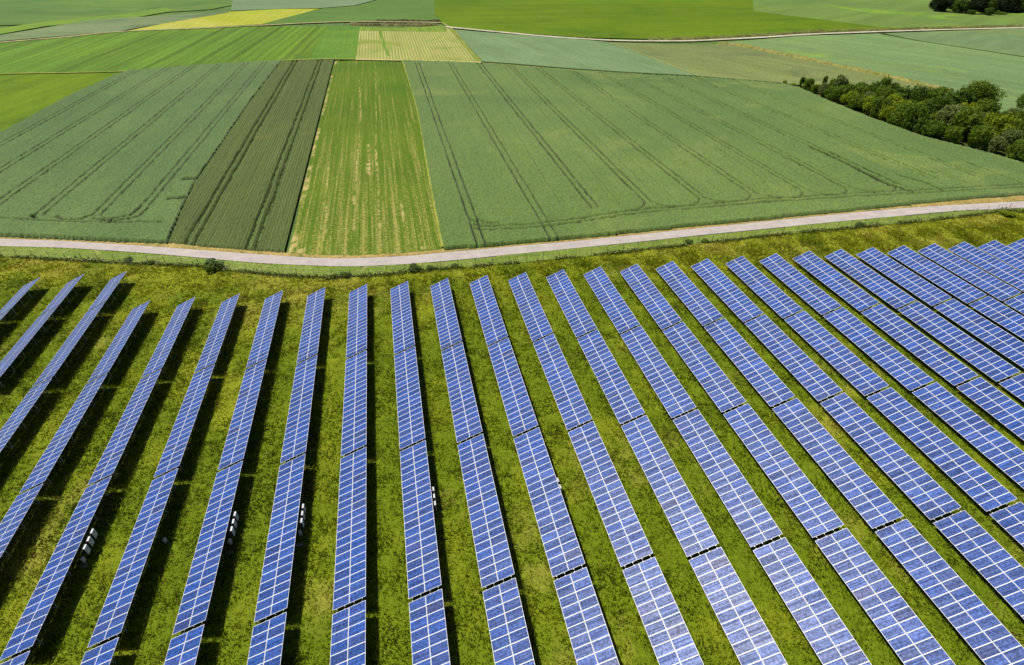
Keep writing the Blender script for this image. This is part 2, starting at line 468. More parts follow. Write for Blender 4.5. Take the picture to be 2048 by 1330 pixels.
# the headland lines bend into the rows
hl = [(16.06, 116.95), (17.33, 115.89), (19.88, 115.40), (29.20, 114.68), (39.30, 115.22), (51.48, 116.92), (60.55, 117.59), (69.23, 117.46), (79.01, 117.47), (91.21, 117.72), (106.30, 116.83), (121.24, 116.37), (136.50, 115.21), (154.69, 114.26), (173.53, 112.89)]
tr += [(hl, 0.22), ([(x, y - 1.9) for x, y in hl], 0.22)]
tr += [([(132.14, 152.64), (132.84, 146.64), (133.24, 135.27), (132.62, 122.13), (135.68, 114.31)], .8), ([(135.38, 147.12), (135.91, 130.15), (136.40, 119.19)], .4), ([(117.26, 146.71), (119.14, 130.08), (118.16, 118.35)], .25), ([(101.38, 158.32), (101.46, 137.86), (99.84, 127.59)], .15), ([(141.12, 126.34), (144.57, 119.12), (144.68, 113.30)], .4), ([(151.82, 130.50), (156.29, 115.79)], .2)] + [([(x, 122), (x + 4, 290)], .09) for x in (54.5, 69.5, 84, 99, 113, 127, 141, 156)] + [([(x, 125), (x + 4, 260)], .07) for x in (39.5, 65.5, 103, 116.5, 130, 145, 153)] + [([(170.64, 131.32), (171.41, 114.04)], .3)]
for x in (15.3, 61.2, 76.2, 91.2, 106.2, 119.5, 134.0):
    yh = float(np.interp(x, [p[0] for p in hl], [p[1] for p in hl]))
    for sg, o_ in ((-1, 0.0), (1, 1.9)) if x > 20 else ((1, 0.0), (1, 1.9)):
        arc = [(x + o_ + sg * 5.0 * (1 - math.cos(a_)), yh + 5.0 * (1 - math.sin(a_))) for a_ in np.linspace(0, math.pi / 2, 7)]
        tr.append((arc, 0.2))
sheet('wheat_field', f4, np.arange(5, 232, 0.2), grow(100, 316, 0.36, 1.5), crop_h(1.0, 0.24), wheat_mat, tr)

# blue green wheat, left
f1 = [(-129.55, 145.11), (-105.45, 137.57), (-90.11, 132.68), (-77.56, 129.12), (-63.92, 124.99), (-52.27, 121.87), (-53.87, 140.76), (-55.07, 159.49), (-54.86, 187.16), (-54.96, 245.97), (-52.83, 328.72), (-84.27, 324.21), (-119.93, 314.63), (-122.70, 308.43), (-127.38, 270.84), (-128.66, 215.19), (-130.06, 168.30)]
tr = []
for x, x1, y0 in ((-63.6, -60.9, 143), (-73.3, -69.8, 139), (-86.8, -82, 142), (-100.2, -93.7, 138), (-113.0, -104.3, 138), (-126, -116.5, 140), (-139, -128, 140)):
    tr += tram(x, y0, 330, x1=x1, gap=1.9)
tr += [([(-63.60, 143.54), (-64.32, 137.76), (-68.20, 136.25), (-72.35, 137.33)], .32), ([(-61.56, 141.63), (-62.28, 136.51), (-67.00, 134.91), (-70.88, 136.21)], .32), ([(-73.09, 140.02), (-75.13, 137.59), (-79.05, 138.06), (-81.16, 140.15)], .32), ([(-86.80, 142.66), (-87.45, 141.93), (-85.76, 140.19)], .4), ([(-94.54, 142.17), (-80.99, 137.61), (-65.80, 133.86), (-55.64, 132.44)], .25), ([(-57.85, 160.39), (-54.85, 160.20)], .9), ([(-57.92, 146.54), (-55.05, 146.96)], .8)]
sheet('wheat_field', f1, np.arange(-215, -48, 0.2), grow(112, 345, 0.36, 1.5), crop_h(1.0, 0.24), wheat_left_mat, tr)

# dark narrow strip with drill rows
f2 = [(-52.08, 122.32), (-44.94, 119.24), (-33.83, 115.18), (-25.49, 112.51), (-25.55, 138.44), (-25.85, 181.81), (-25.85, 262.07), (-25.49, 326.96), (-43.77, 330.60), (-52.83, 328.72), (-54.96, 245.97), (-54.86, 187.16), (-55.07, 159.49), (-53.87, 140.76)]
barley_mat = field_mat('dark_barley', alb(98, 114, 62), alb(104, 118, 60), big=0.03, streak=0.22, streak_w=2.2, grain=0.3, grain_s=2.0, soil=alb(40, 46, 20), rows=(0.75, alb(84, 100, 54), 0.35, 0.3), bump=0.5, third=(alb(124, 128, 60), 0.04, 0.60))
tr = tram(-48.4, 110, 345, x1=-46.6) + tram(-34.6, 110, 345, x1=-34.0)
tr = [(l, 0.30) for l, w in tr]
sheet('barley_strip', f2, np.arange(-56, -26, 0.3), grow(108, 345, 0.4, 1.5), crop_h(0.5, 0.14), barley_mat, tr)

# light green fallow strip with straw
f3 = [(-25.38, 112.49), (-18.72, 110.16), (-11.09, 108.44), (-0.42, 107.50), (7.80, 107.65), (8.51, 149.38), (10.18, 223.13), (9.30, 318.62), (-7.68, 324.07), (-25.49, 326.96), (-25.85, 262.07), (-25.85, 181.81), (-25.55, 138.44)]
fm = NT('fallow_grass'); co = fm.co()
c = fm.mix(fm.ramp(fm.noise(co, 0.03, 4), 0.38, 0.62), alb(98, 128, 22), alb(86, 118, 18))
stn = fm.noise(fm.mapping(co, (1.1, 0.014, 1)), 1.0, 4, 0.75)
spk = fm.noise(co, 2.6, 3, 0.8)
yb = fm.node('ShaderNodeSeparateXYZ'); fm.link(co, yb.inputs[0])
nearer = fm.ramp(yb.outputs['Y'], 110, 260, 0.11, 0.015)
th = fm.math('ADD', fm.math('ADD', fm.math('MULTIPLY', stn, 0.7), fm.math('MULTIPLY', spk, 0.68)), nearer)
c = fm.mix(fm.ramp(th, 0.765, 0.90), c, alb(176, 168, 88))
c = fm.scale_col(c, fm.ramp(fm.noise(co, 1.6, 3, 0.8), 0.3, 0.7, 0.7, 1.25))
c = fm.mix(fm.attr('track').outputs['Fac'], c, alb(202, 182, 116))
fm.bump(spk, 0.4, 0.2)
fallow_mat = fm.base(c)
tr = [([(-11.72, 179.20), (-12.14, 139.10), (-11.66, 116.06)], .22), ([(-6.11, 178.16), (-5.89, 137.91), (-5.84, 117.48)], .3), ([(-0.18, 141.89), (-0.14, 121.72)], .2), ([(-20.11, 166.95), (-18.26, 119.89)], .12),
      ([(-8.61, 183.65), (-8.44, 156.48)], .5), ([(-25.39, 324.93), (-25.85, 262.07), (-25.85, 181.81), (-25.17, 138.36), (-24.88, 112.62)], .9), ([(6.52, 116.38), (7.50, 107.94)], .9), ([(-23.96, 112.91), (-22.68, 112.66)], .9), ([(3.84, 109.13), (7.52, 108.18)], .8), ([(-4.70, 312.42), (-6.06, 183.18)], .15), ([(-12.76, 279.30), (-11.22, 219.84), (-11.56, 179.17)], .15)]
sheet('fallow_strip', f3, np.arange(-35, 16, 0.35), grow(102, 345, 0.4, 1.5), lambda x, y: 0.10 + 0.12 * vnoise(x, y, .8, 71) + RNG.normal(0, .03, x.shape), fallow_mat, tr, rut=0.06)
line_mat = field_mat('field_margin', alb(176, 178, 80), alb(150, 160, 62), big=0.1, grain=0.3)
a = [(9.30, 318.62), (10.18, 223.13), (8.51, 149.38), (7.85, 108.11)]
ribbon('field_margin', [(x - .45, y) for x, y in a], [(x + .25, y) for x, y in a], 0.5, line_mat, 0.5, sub=4)

# fields farther off, low crops
def rot_of(p, q):
    "angle of a drilling line from +Y, for the streaks"
    return math.atan2(q[0] - p[0], q[1] - p[1])

l = [(-107.19, 323.06), (-96.62, 444.77)]
flat_field('striped_meadow', [(-235.04, 316.91), (-177.54, 319.79), (-149.28, 317.28), (-124.23, 316.49), (-120.49, 316.44), (-84.54, 325.51), (-52.99, 330.08), (-38.86, 332.53), (-36.74, 452.40), (-85.09, 456.93), (-120.12, 451.55), (-164.20, 444.86), (-219.80, 410.25), (-274.99, 380.20)], 0.30,
           field_mat('striped_meadow', alb(116, 148, 30), alb(100, 136, 40), rotz=rot_of(*l), big=0.008, streak=0.34, streak_w=0.22, streak_len=0.004, grain=0.25, grain_s=0.9, rows=(5.2, alb(92, 128, 34), 0.6, 1.5), third=(alb(84, 120, 50), 0.010, 0.56)))
flat_field('grass_paddock', [(-38.86, 332.53), (-14.93, 325.92), (-14.34, 447.99), (-36.74, 452.40)], 0.27, field_mat('paddock_grass', alb(112, 150, 46), alb(92, 136, 44), big=0.03, grain=0.3, grain_s=0.7, streak=0.08))
l = [(-2.43, 328.02), (-1.83, 426.48)]
flat_field('row_crop_field', [(-14.94, 326.60), (-14.30, 444.39), (12.99, 435.74), (43.44, 443.39), (47.71, 419.23), (49.61, 310.73), (31.13, 315.74), (9.43, 321.29)], 0.24,
           field_mat('row_crop', alb(200, 192, 130), alb(186, 180, 110), rotz=rot_of(*l), big=0.02, grain=0.15, streak=0.1, streak_w=.25, rows=(1.65, alb(140, 156, 66), 0.45, 0.5), third=(alb(140, 160, 58), 0.025, 0.54)))
flat_field('green_margin', [(-14.30, 444.39), (12.99, 435.74), (43.44, 443.39), (44.68, 428.82), (43.17, 415.45), (12.33, 421.08), (-14.43, 428.32)], 0.31, field_mat('margin_grass', alb(118, 150, 48), alb(132, 158, 56), big=0.05))
ribbon('green_margin', [(-1.83, 426.48), (-0.26, 371.19), (1.74, 335.89)], [(-0.01, 426.21), (1.50, 370.92), (3.08, 335.68)], 0.33, field_mat('sown_line', alb(112, 150, 44), alb(122, 156, 50)), 0.2)
l = [(-145.25, 250.68), (-131.72, 309.94)]
flat_field('grass_field', [(-130.51, 169.08), (-128.95, 215.79), (-127.55, 271.29), (-122.89, 309.01), (-122.81, 313.42), (-176.44, 317.43), (-230.87, 310.30)], 0.3,
           field_mat('olive_grass', alb(96, 128, 0), alb(108, 136, 0), rotz=rot_of(*l), big=0.012, streak=0.16, streak_w=0.2, grain=0.2, grain_s=1.0, third=(alb(84, 114, 0), 0.018, 0.55)))
l = [(80.41, 377.05), (111.42, 269.21)]
flat_field('distant_wheat_field', [(48.25, 423.68), (84.52, 396.46), (128.83, 366.82), (138.27, 357.89), (147.65, 259.76), (88.61, 286.48), (64.32, 301.11), (50.74, 307.89)], 0.4,
           field_mat('distant_wheat', alb(126, 152, 106), alb(118, 146, 98), rotz=rot_of(*l), big=0.02, streak=0.12, streak_w=0.12, grain=0.2, grain_s=0.8))
l = [(187.37, 333.41), (237.38, 231.67)]
flat_field('olive_crop_field', [(139.20, 356.83), (170.27, 345.70), (204.05, 339.58), (213.92, 327.55), (218.41, 310.44), (227.93, 276.96), (236.69, 243.68), (241.79, 215.98), (244.24, 209.04), (226.12, 191.02), (219.26, 197.85), (204.35, 208.87), (186.39, 220.88), (185.58, 233.89), (174.30, 241.88), (148.07, 258.03)], 0.38,
           field_mat('olive_crop', alb(132, 144, 84), alb(122, 136, 82), rotz=rot_of(*l), big=0.014, streak=0.14, streak_w=0.15, grain=0.2, grain_s=0.8, third=(alb(98, 116, 76), 0.015, 0.57)))
flat_field('distant_wheat_field', [(210.97, 345.80), (275.38, 361.67), (336.36, 362.25), (339.56, 332.76), (357.17, 272.94), (389.49, 190.55), (278.46, 125.62), (232.41, 165.41), (232.74, 179.96), (241.92, 206.74), (244.99, 219.28), (240.53, 248.15), (232.89, 283.66), (222.26, 319.53)], 0.42,
           field_mat('distant_wheat_right', alb(126, 154, 94), alb(118, 146, 94), rotz=rot_of(*l), big=0.01, streak=0.16, streak_w=0.1, streak_len=.006, grain=0.2, grain_s=0.8, third=(alb(142, 172, 76), 0.012, 0.58)))
flat_field('olive_crop_field', [(340.55, 363.85), (468.30, 368.71), (696.33, 369.99), (402.75, 198.30), (360.10, 275.47), (341.82, 334.37)], 0.38,
           field_mat('olive_crop_far', alb(126, 148, 92), alb(114, 140, 98), rotz=R(60), big=0.012, streak=0.14, streak_w=0.12, grain=0.15, grain_s=0.6, third=(alb(134, 148, 78), 0.012, 0.55)))
l = [(90.34, 468.46), (304.05, 469.69)]
flat_field('bright_grass_field', [(59.07, 673.66), (51.17, 589.83), (43.91, 504.36), (44.78, 455.87), (49.29, 429.32), (86.05, 403.68), (125.77, 378.01), (168.60, 364.63), (218.25, 365.08), (285.03, 375.40), (364.27, 384.99), (343.89, 433.52), (329.91, 466.25), (319.53, 489.53), (408.78, 636.20)], 0.45,
           field_mat('bright_grass', alb(108, 136, 0), alb(94, 123, 0), rotz=rot_of(*l), big=0.01, streak=0.14, streak_w=0.12, streak_len=.006, grain=0.15, grain_s=0.5, third=(alb(80, 114, 6), 0.01, 0.56)))
flat_field('pale_green_field', [(408.78, 636.20), (319.53, 489.53), (329.91, 466.25), (343.89, 433.52), (364.27, 384.99), (418.69, 384.70), (486.29, 384.22), (725.68, 387.15), (1361.43, 758.94), (689.89, 655.72)], 0.42,
           field_mat('pale_green', alb(118, 144, 64), alb(110, 136, 68), rotz=R(60), big=0.008, streak=0.15, streak_w=0.1, streak_len=.006, grain=0.15, grain_s=0.5, third=(alb(128, 170, 50), 0.012, 0.57)))
flat_field('dark_green_field', [(-304.33, 426.68), (-255.19, 485.99), (-238.01, 488.31), (-217.35, 516.28), (-193.35, 535.99), (-137.07, 560.57), (-123.84, 595.06), (-149.90, 711.86), (-507.96, 749.32)], 0.40,
           field_mat('dark_green', alb(114, 144, 62), alb(96, 128, 60), rotz=R(-70), big=0.006, streak=0.18, streak_w=0.05, streak_len=.004, grain=0.12, grain_s=0.4, third=(alb(84, 122, 58), 0.009, 0.55)))
flat_field('lime_strip', [(-287.28, 399.67), (-235.63, 444.12), (-224.00, 476.84), (-208.05, 491.44), (-183.83, 506.24), (-163.00, 557.20), (-176.53, 579.46), (-197.03, 536.48), (-222.14, 511.52), (-239.13, 490.89), (-248.31, 471.25), (-303.13, 424.78)], 0.47,
           field_mat('lime', alb(126, 158, 46), alb(108, 142, 56), big=0.02, streak=0.1, grain=0.15, third=(alb(100, 140, 62), 0.02, 0.56)))
flat_field('grey_green_field', [(-274.99, 380.20), (-222.43, 415.88), (-209.73, 422.97), (-168.88, 445.54), (-149.84, 480.74), (-117.33, 538.29), (-125.71, 542.58), (-171.31, 521.26), (-206.23, 504.01), (-220.97, 469.54), (-233.65, 439.87), (-285.15, 396.30)], 0.52,
           field_mat('grey_green', alb(132, 150, 104), alb(118, 138, 92), rotz=R(-70), big=0.012, streak=0.14, streak_w=0.12, grain=0.12, grain_s=0.5, third=(alb(104, 124, 84), 0.015, 0.54)))
flat_field('yellow_field', [(-163.11, 448.98), (-121.19, 456.27), (-83.18, 466.35), (-73.33, 491.01), (-48.73, 554.45), (-81.34, 556.87), (-125.38, 540.93), (-149.84, 480.74)], 0.46,
           field_mat('yellow_crop', alb(172, 182, 46), alb(196, 190, 92), big=0.014, streak=0.1, grain=0.12, grain_s=0.6, third=(alb(158, 178, 34), 0.015, 0.56)))
flat_field('mid_green_field', [(-82.49, 466.25), (-21.89, 474.42), (14.62, 472.03), (44.32, 469.27), (44.96, 461.10), (43.62, 501.31), (51.17, 589.83), (59.07, 673.66), (3.27, 679.64), (-1.53, 613.09), (-20.12, 570.84), (-46.79, 555.96), (-72.94, 493.72)], 0.48,
           field_mat('mid_green', alb(102, 136, 62), alb(94, 128, 54), rotz=R(-60), big=0.012, streak=0.1, streak_w=0.15, grain=0.15, grain_s=0.6))
flat_field('grey_green_field', [(-118.73, 549.82), (-81.56, 558.63), (-48.26, 559.70), (-21.06, 574.74), (-2.42, 617.57), (0.71, 679.91), (-141.98, 695.19), (-126.39, 595.37)], 0.44,
           field_mat('grey_green_far', alb(128, 152, 112), alb(116, 142, 100), rotz=R(-70), big=0.01, streak=0.1, streak_w=0.1, grain=0.12, grain_s=0.5))

# farm tracks and field margins
trk = field_mat('track_dirt', alb(190, 180, 132), alb(164, 162, 104), big=0.05, grain=0.25, grain_s=1.0, bump=0.1)
pale = field_mat('gravel', alb(216, 210, 186), alb(202, 196, 166), big=0.05, grain=0.12, bump=0.1)
olive = field_mat('margin_olive', alb(152, 160, 70), alb(128, 142, 56), big=0.05, grain=0.3)
def path(name, pts, w, z, mat, thick=0.25):
    p = [np.array(q) for q in pts]; L = []; Rr = []
    for i in range(len(p)):
        d = p[min(i + 1, len(p) - 1)] - p[max(i - 1, 0)]; d = d / np.linalg.norm(d); n = np.array((-d[1], d[0]))
        L.append(p[i] + n * w / 2); Rr.append(p[i] - n * w / 2)
    return ribbon(name, L, Rr, z, mat, thick, sub=4)
path('dirt_track', [(-274.99, 380.20), (-220.24, 411.18), (-192.24, 426.90), (-164.55, 445.97), (-120.49, 453.20), (-83.12, 461.44), (-49.96, 469.20), (-21.82, 471.49), (14.30, 464.86), (43.82, 457.31)], 3.6, 0.56, trk)
path('dirt_track', [(44.69, 458.50), (47.98, 421.45), (48.05, 360.25), (49.29, 308.79)], 2.4, 0.50, olive)
path('gravel_road', [(44.42, 435.95), (85.39, 400.56), (104.19, 385.28), (124.09, 372.74), (144.01, 362.61), (165.40, 357.27), (191.22, 354.07), (213.14, 355.91), (250.45, 360.24), (286.41, 366.40), (344.82, 369.76), (405.02, 371.04), (470.79, 370.86), (708.62, 377.17)], 4.2, 0.60, pale)
path('field_margin', [(-230.87, 310.30), (-176.16, 316.85), (-148.45, 315.15), (-123.08, 314.25), (-105.84, 318.07), (-84.27, 324.21), (-52.91, 329.40), (-33.54, 329.62), (-14.94, 326.60)], 2.2, 0.62, olive)
path('field_margin', [(-14.94, 326.20), (9.36, 319.82), (33.49, 313.22), (49.85, 307.38)], 2.6, 0.60, field_mat('straw_margin', alb(206, 196, 124), alb(180, 176, 96), big=.06, grain=.3))
path('ditch', [(49.29, 308.79), (64.32, 301.11), (88.51, 286.13), (121.58, 268.64), (147.28, 256.52), (163.12, 247.42), (178.12, 238.17)], 2.2, 0.62, field_mat('ditch_grass', alb(54, 76, 26), alb(70, 90, 34), big=.06, grain=.3))
path('field_margin', [(49.56, 305.60), (63.69, 298.15), (87.69, 283.38), (120.70, 266.52)], 1.0, 0.66, field_mat('straw_line', alb(190, 184, 110), alb(160, 166, 90), big=.06, grain=.3))
path('field_margin', [(137.95, 357.02), (141.85, 330.54), (144.47, 295.97), (147.82, 259.07)], 1.8, 0.55, field_mat('margin_tan', alb(150, 160, 96), alb(132, 148, 84), big=.06))
path('field_margin', [(340.55, 363.85), (341.02, 333.51), (349.59, 302.90), (358.63, 274.20), (379.14, 224.35)], 1.8, 0.55, field_mat('margin_dark', alb(80, 96, 44), alb(98, 112, 58), big=.06))
dry2 = field_mat('straw_bank', alb(162, 156, 92), alb(140, 142, 72), big=.12, grain=.4, grain_s=1.2, third=(alb(120, 128, 52), .15, .54), bump=.6)
bank = [(204.64, 343.10), (214.52, 337.07), (219.42, 315.07), (224.73, 298.69), (230.16, 279.97), (235.11, 262.85), (238.81, 246.15), (242.93, 228.66), (244.18, 218.45), (247.41, 212.19)]
sheet('straw_bank', [(x + 1.4, y + .7) for x, y in bank] + [(x - 1.4, y - .7) for x, y in bank[::-1]], np.arange(175, 330, 1.0), np.arange(175, 440, 0.9),
      lambda x, y: 0.9 + 0.7 * (vnoise(x, y, 3, 81) - .3) + .4 * vnoise(x, y, 1.2, 82), dry2)
# rough banks beside the upper track: grass slopes
bk = field_mat('bank_grass', alb(104, 106, 62), alb(132, 126, 78), big=.15, grain=.5, grain_s=.9, third=(alb(70, 78, 36), .3, .5), bump=.8)
def bank_sheet(name, line, w, h, mat, seed, step=0.8):
    L = [(x, y + w / 2) for x, y in line]; Rr = [(x, y - w / 2) for x, y in line[::-1]]
    xs = [p[0] for p in line]; ys = [p[1] for p in line]
    return sheet(name, L + Rr, np.arange(min(xs) - 2, max(xs) + 2, step), np.arange(min(ys) - w, max(ys) + w, step),
                 lambda x, y: h * (0.55 + 0.6 * vnoise(x, y, 3.5, seed) + .4 * vnoise(x, y, 1.3, seed + 1) - .2), mat)
bank_sheet('grass_bank', [(-21.55, 461.38), (-7.42, 456.85), (13.70, 451.60), (31.29, 447.61), (40.63, 447.53)], 8.0, 1.0, bk, 83)
bank_sheet('grass_bank', [(-2.99, 474.21), (14.63, 472.30), (33.00, 468.67), (44.41, 466.54)], 4.5, 1.1, field_mat('bank_scrub', alb(92, 90, 52), alb(70, 74, 36), big=.15, grain=.5, grain_s=.9, bump=.8), 85)
b3 = [(167.97, 363.17), (201.74, 360.97), (228.83, 364.51), (255.71, 368.41), (292.15, 374.35), (325.67, 376.26), (368.55, 377.79), (410.77, 376.79), (477.13, 376.32), (605.29, 379.86)]
bank_sheet('grass_bank', b3, 7.0, 1.4, field_mat('roadside_grass', alb(128, 132, 66), alb(104, 112, 48), big=.12, grain=.4, grain_s=.9, third=(alb(96, 100, 46), .3, .5), bump=.8), 87, 1.0)

# ------------------------------------------------------------------ solar tables
PITCH = 1.0131; NM = 20; GAP = 0.409; ZC = 1.70
PW, PH, PT = 1.915, 0.998, 0.042

pn = NT('solar_cells')
pco = pn.co(); sx = pn.node('ShaderNodeSeparateXYZ'); pn.link(pco, sx.inputs[0])
CX, CY = 1.853 / 12, 0.936 / 6
cx = pn.math('ADD', pn.math('DIVIDE', sx.outputs['X'], CX), 6.0); cy = pn.math('ADD', pn.math('DIVIDE', sx.outputs['Y'], CY), 3.0)
fx = pn.math('ABSOLUTE', pn.math('SUBTRACT', pn.math('FRACT', cx), 0.5)); fy = pn.math('ABSOLUTE', pn.math('SUBTRACT', pn.math('FRACT', cy), 0.5))
gx = pn.math('GREATER_THAN', fx, 0.47); gy = pn.math('GREATER_THAN', fy, 0.465)
gline = pn.math('MAXIMUM', gx, gy)
ex = pn.math('GREATER_THAN', pn.math('ABSOLUTE', sx.outputs['X']), 1.853 / 2); ey = pn.math('GREATER_THAN', pn.math('ABSOLUTE', sx.outputs['Y']), 0.936 / 2)
edge_m = pn.math('MAXIMUM', ex, ey)
bus = pn.math('GREATER_THAN', pn.math('ABSOLUTE', pn.math('SUBTRACT', pn.math('FRACT', pn.math('ADD', pn.math('MULTIPLY', cy, 2.0), 0.0)), 0.5)), 0.46)
cell_id = pn.node('ShaderNodeCombineXYZ'); pn.link(pn.math('FLOOR', cx), cell_id.inputs[0]); pn.link(pn.math('FLOOR', cy), cell_id.inputs[1])
oi = pn.node('ShaderNodeObjectInfo'); pn.link(pn.math('MULTIPLY', oi.outputs['Random'], 97.0), cell_id.inputs[2])
wn_ = pn.node('ShaderNodeTexWhiteNoise'); pn.link(cell_id.outputs[0], wn_.inputs['Vector'])
cellc = pn.mix(oi.outputs['Random'], (0.008, 0.046, 0.215, 1), (0.018, 0.052, 0.205, 1))
dark = pn.ramp(pn.math('FRACT', pn.math('MULTIPLY', oi.outputs['Random'], 37.3)), 0.90, 1.0, 0.0, 0.55)
cellc = pn.mix(dark, cellc, (0.026, 0.032, 0.11, 1))
row_id = pn.node('ShaderNodeCombineXYZ'); pn.link(pn.math('FLOOR', pn.math('MULTIPLY', cy, 1.5)), row_id.inputs[0]); pn.link(pn.math('MULTIPLY', oi.outputs['Random'], 53.0), row_id.inputs[1])
wr_ = pn.node('ShaderNodeTexWhiteNoise'); pn.link(row_id.outputs[0], wr_.inputs['Vector'])
rowv = pn.math('MULTIPLY', pn.math('MULTIPLY', pn.ramp(pn.math('FRACT', pn.math('MULTIPLY', oi.outputs['Random'], 11.7)), 0, 1, 0.8, 1.22), pn.ramp(wn_.outputs['Value'], 0, 1, 0.6, 1.4)), pn.ramp(wr_.outputs['Value'], 0, 1, 0.75, 1.25))
spec_v = pn.math('MULTIPLY', pn.ramp(wr_.outputs['Value'], 0, 1, 0.10, 0.30), pn.ramp(wn_.outputs['Value'], 0, 1, 0.7, 1.3))
pn.link(spec_v, pn.b.inputs['Specular IOR Level'])
cellc = pn.scale_col(cellc, rowv)
cellc = pn.mix(pn.math('MULTIPLY', bus, 0.08), cellc, (0.35, 0.38, 0.46, 1))
cellc = pn.mix(pn.math('MULTIPLY', gline, 0.30), cellc, (0.22, 0.27, 0.46, 1))
cellc = pn.mix(edge_m, cellc, (0.80, 0.80, 0.80, 1))
pn.b.inputs['Roughness'].default_value = 0.42; pn.b.inputs['Sheen Weight'].default_value = 1.0; pn.b.inputs['Sheen Roughness'].default_value = 0.35; pn.b.inputs['Sheen Tint'].default_value = (0.70, 0.78, 1.0, 1);   # pale blue sheen added in place of bright sky reflected at grazing angles
pn.b.inputs['Specular IOR Level'].default_value = 0.3   # prismatic solar glass: a broad soft sheen
cells_mat = pn.base(cellc)
frame_mat = plain('aluminium_frame', (0.72, 0.73, 0.75, 1), 0.45, 0.0, 0.5)
steel = plain('galvanised_steel', (0.42, 0.44, 0.46, 1), 0.5, 0.6)
back_mat = plain('panel_backsheet', (0.55, 0.56, 0.58, 1), 0.6)

def panel_mesh():
    fw = 0.026; hx, hy = PW / 2, PH / 2; ix, iy = hx - fw, hy - fw; zt, zg = PT / 2, PT / 2 - 0.004
    v = [(-hx, -hy, -zt), (hx, -hy, -zt), (hx, hy, -zt), (-hx, hy, -zt), (-hx, -hy, zt), (hx, -hy, zt), (hx, hy, zt), (-hx, hy, zt),
         (-ix, -iy, zt), (ix, -iy, zt), (ix, iy, zt), (-ix, iy, zt), (-ix, -iy, zg), (ix, -iy, zg), (ix, iy, zg), (-ix, iy, zg)]
    f = [[3, 2, 1, 0], [0, 1, 5, 4], [1, 2, 6, 5], [2, 3, 7, 6], [3, 0, 4, 7]]; m = [2, 0, 0, 0, 0]
    for i in range(4):
        j = (i + 1) % 4
        f += [[4 + i, 4 + j, 8 + j, 8 + i], [8 + i, 8 + j, 12 + j, 12 + i]]; m += [0, 0]
    f.append([12, 13, 14, 15]); m.append(1)
    return mesh_np('solar_panel', v, f, [frame_mat, cells_mat, back_mat], m)
PANEL = panel_mesh()

ct, st_ = math.cos(TILT), math.sin(TILT)
def on_table(u, dz=0.0):
    "point at u metres up the slope from the table's middle line, dz off its plane"
    return (u * ct - dz * st_, ZC + u * st_ + dz * ct)

def support_mesh():
    b = MB()
    rx, rz = on_table(1.05, -0.20); lx, lz = on_table(-1.15, -0.20)
    b.box((rx, 0, (rz - 0.35) / 2), (0.10, 0.07, rz + 0.35))
    b.box((lx, 0, (lz - 0.35) / 2), (0.10, 0.07, lz + 0.35))
    mx_, mz_ = on_table(0.0, -0.16)
    b.box((mx_, 0, mz_), (3.3, 0.06, 0.09), rot=Matrix.Rotation(-TILT, 3, 'Y'))
    b.tube((rx, 0, 0.45), (lx + 0.35, 0, lz + 0.02), 0.022)
    return b.mesh('support_frame', [steel])
def rail_mesh(length):
    b = MB(); b.box((0, 0, 0), (0.06, length, 0.07), rot=Matrix.Rotation(-TILT, 3, 'Y')); return b.mesh('mounting_rail', [steel])
SUPPORT = support_mesh()
RAILS = {}
ORD = 'first second third fourth fifth sixth seventh eighth ninth tenth eleventh twelfth thirteenth fourteenth fifteenth sixteenth seventeenth eighteenth nineteenth twentieth twenty-first twenty-second twenty-third twenty-fourth twenty-fifth twenty-sixth twenty-seventh twenty-eighth twenty-ninth'.split()

def solar_table(x, ytop, n, label):
    "n panels long, two high; ytop is the end nearest the road"
    L = n * PITCH
    t = obj('solar_table', None, loc=(x, ytop - L / 2, 0)); t.empty_display_size = 1.0
    tag(t, label, 'solar table', 'rows of solar tables')
    for c in range(2):
        u = (-1 if c == 0 else 1) * (SLOPE - PW) / 2
        px, pz = on_table(u)
        for k in range(n):
            p = obj('solar_panel', PANEL, t, (px, L / 2 - (k + .5) * PITCH, pz),
                    (random.gauss(0, 0.0035), -TILT + random.gauss(0, 0.0035), 0))
    if n not in RAILS: RAILS[n] = rail_mesh(L + 0.22)
    for u in (-1.5, -0.55, 0.55, 1.5):
        rx, rz = on_table(u, -0.062)
        obj('mounting_rail', RAILS[n], t, (rx, 0, rz))
    ns = 6 if n > 12 else 4
    for k in range(ns):
        y = -L / 2 + 1.3 + (L - 2.6) * k / (ns - 1)
        obj('support_frame', SUPPORT, t, (0, y, 0))
    return t

# how many tables of each row the photograph reaches
REACH = {-8: 2, -7: 2, -6: 3, -5: 3, -4: 4, 11: 3, 12: 3, 13: 3, 14: 2, 15: 2, 16: 2, 17: 1, 18: 1, 19: 1}
WHERE = ['nearest the road', 'second from the road', 'third from the road', 'fourth from the road']
def row_x(i): return X0 + S * (i - (0.045 * (i - 12) if i > 12 else 0))
def row_y(i): return Y0 + KEND * i - (0.19 * (i - 12) if i > 12 else 0)
for i in range(-8, 20):
    x = row_x(i); y = row_y(i)
    if i <= -6:
        y = Y0 + 14.05 + KEND * (i + 6)
        tabs = [11] + [NM] * (REACH[i] - 1)
    else:
        tabs = [NM] * REACH.get(i, 4)
    for e, n in enumerate(tabs):
        look = 'narrow foreshortened' if i <= -2 else ('pale blue' if i <= 5 else 'bright blue')
        if e == 3 and 5 <= i <= 8: look = 'glaring pale'
        if i <= -6 and e == 0: look = 'short half-length'
        solar_table(x, y, n, '%s solar table in the %s row from the left, %s' % (look, ORD[i + 8], WHERE[e]))
        y -= n * PITCH + GAP

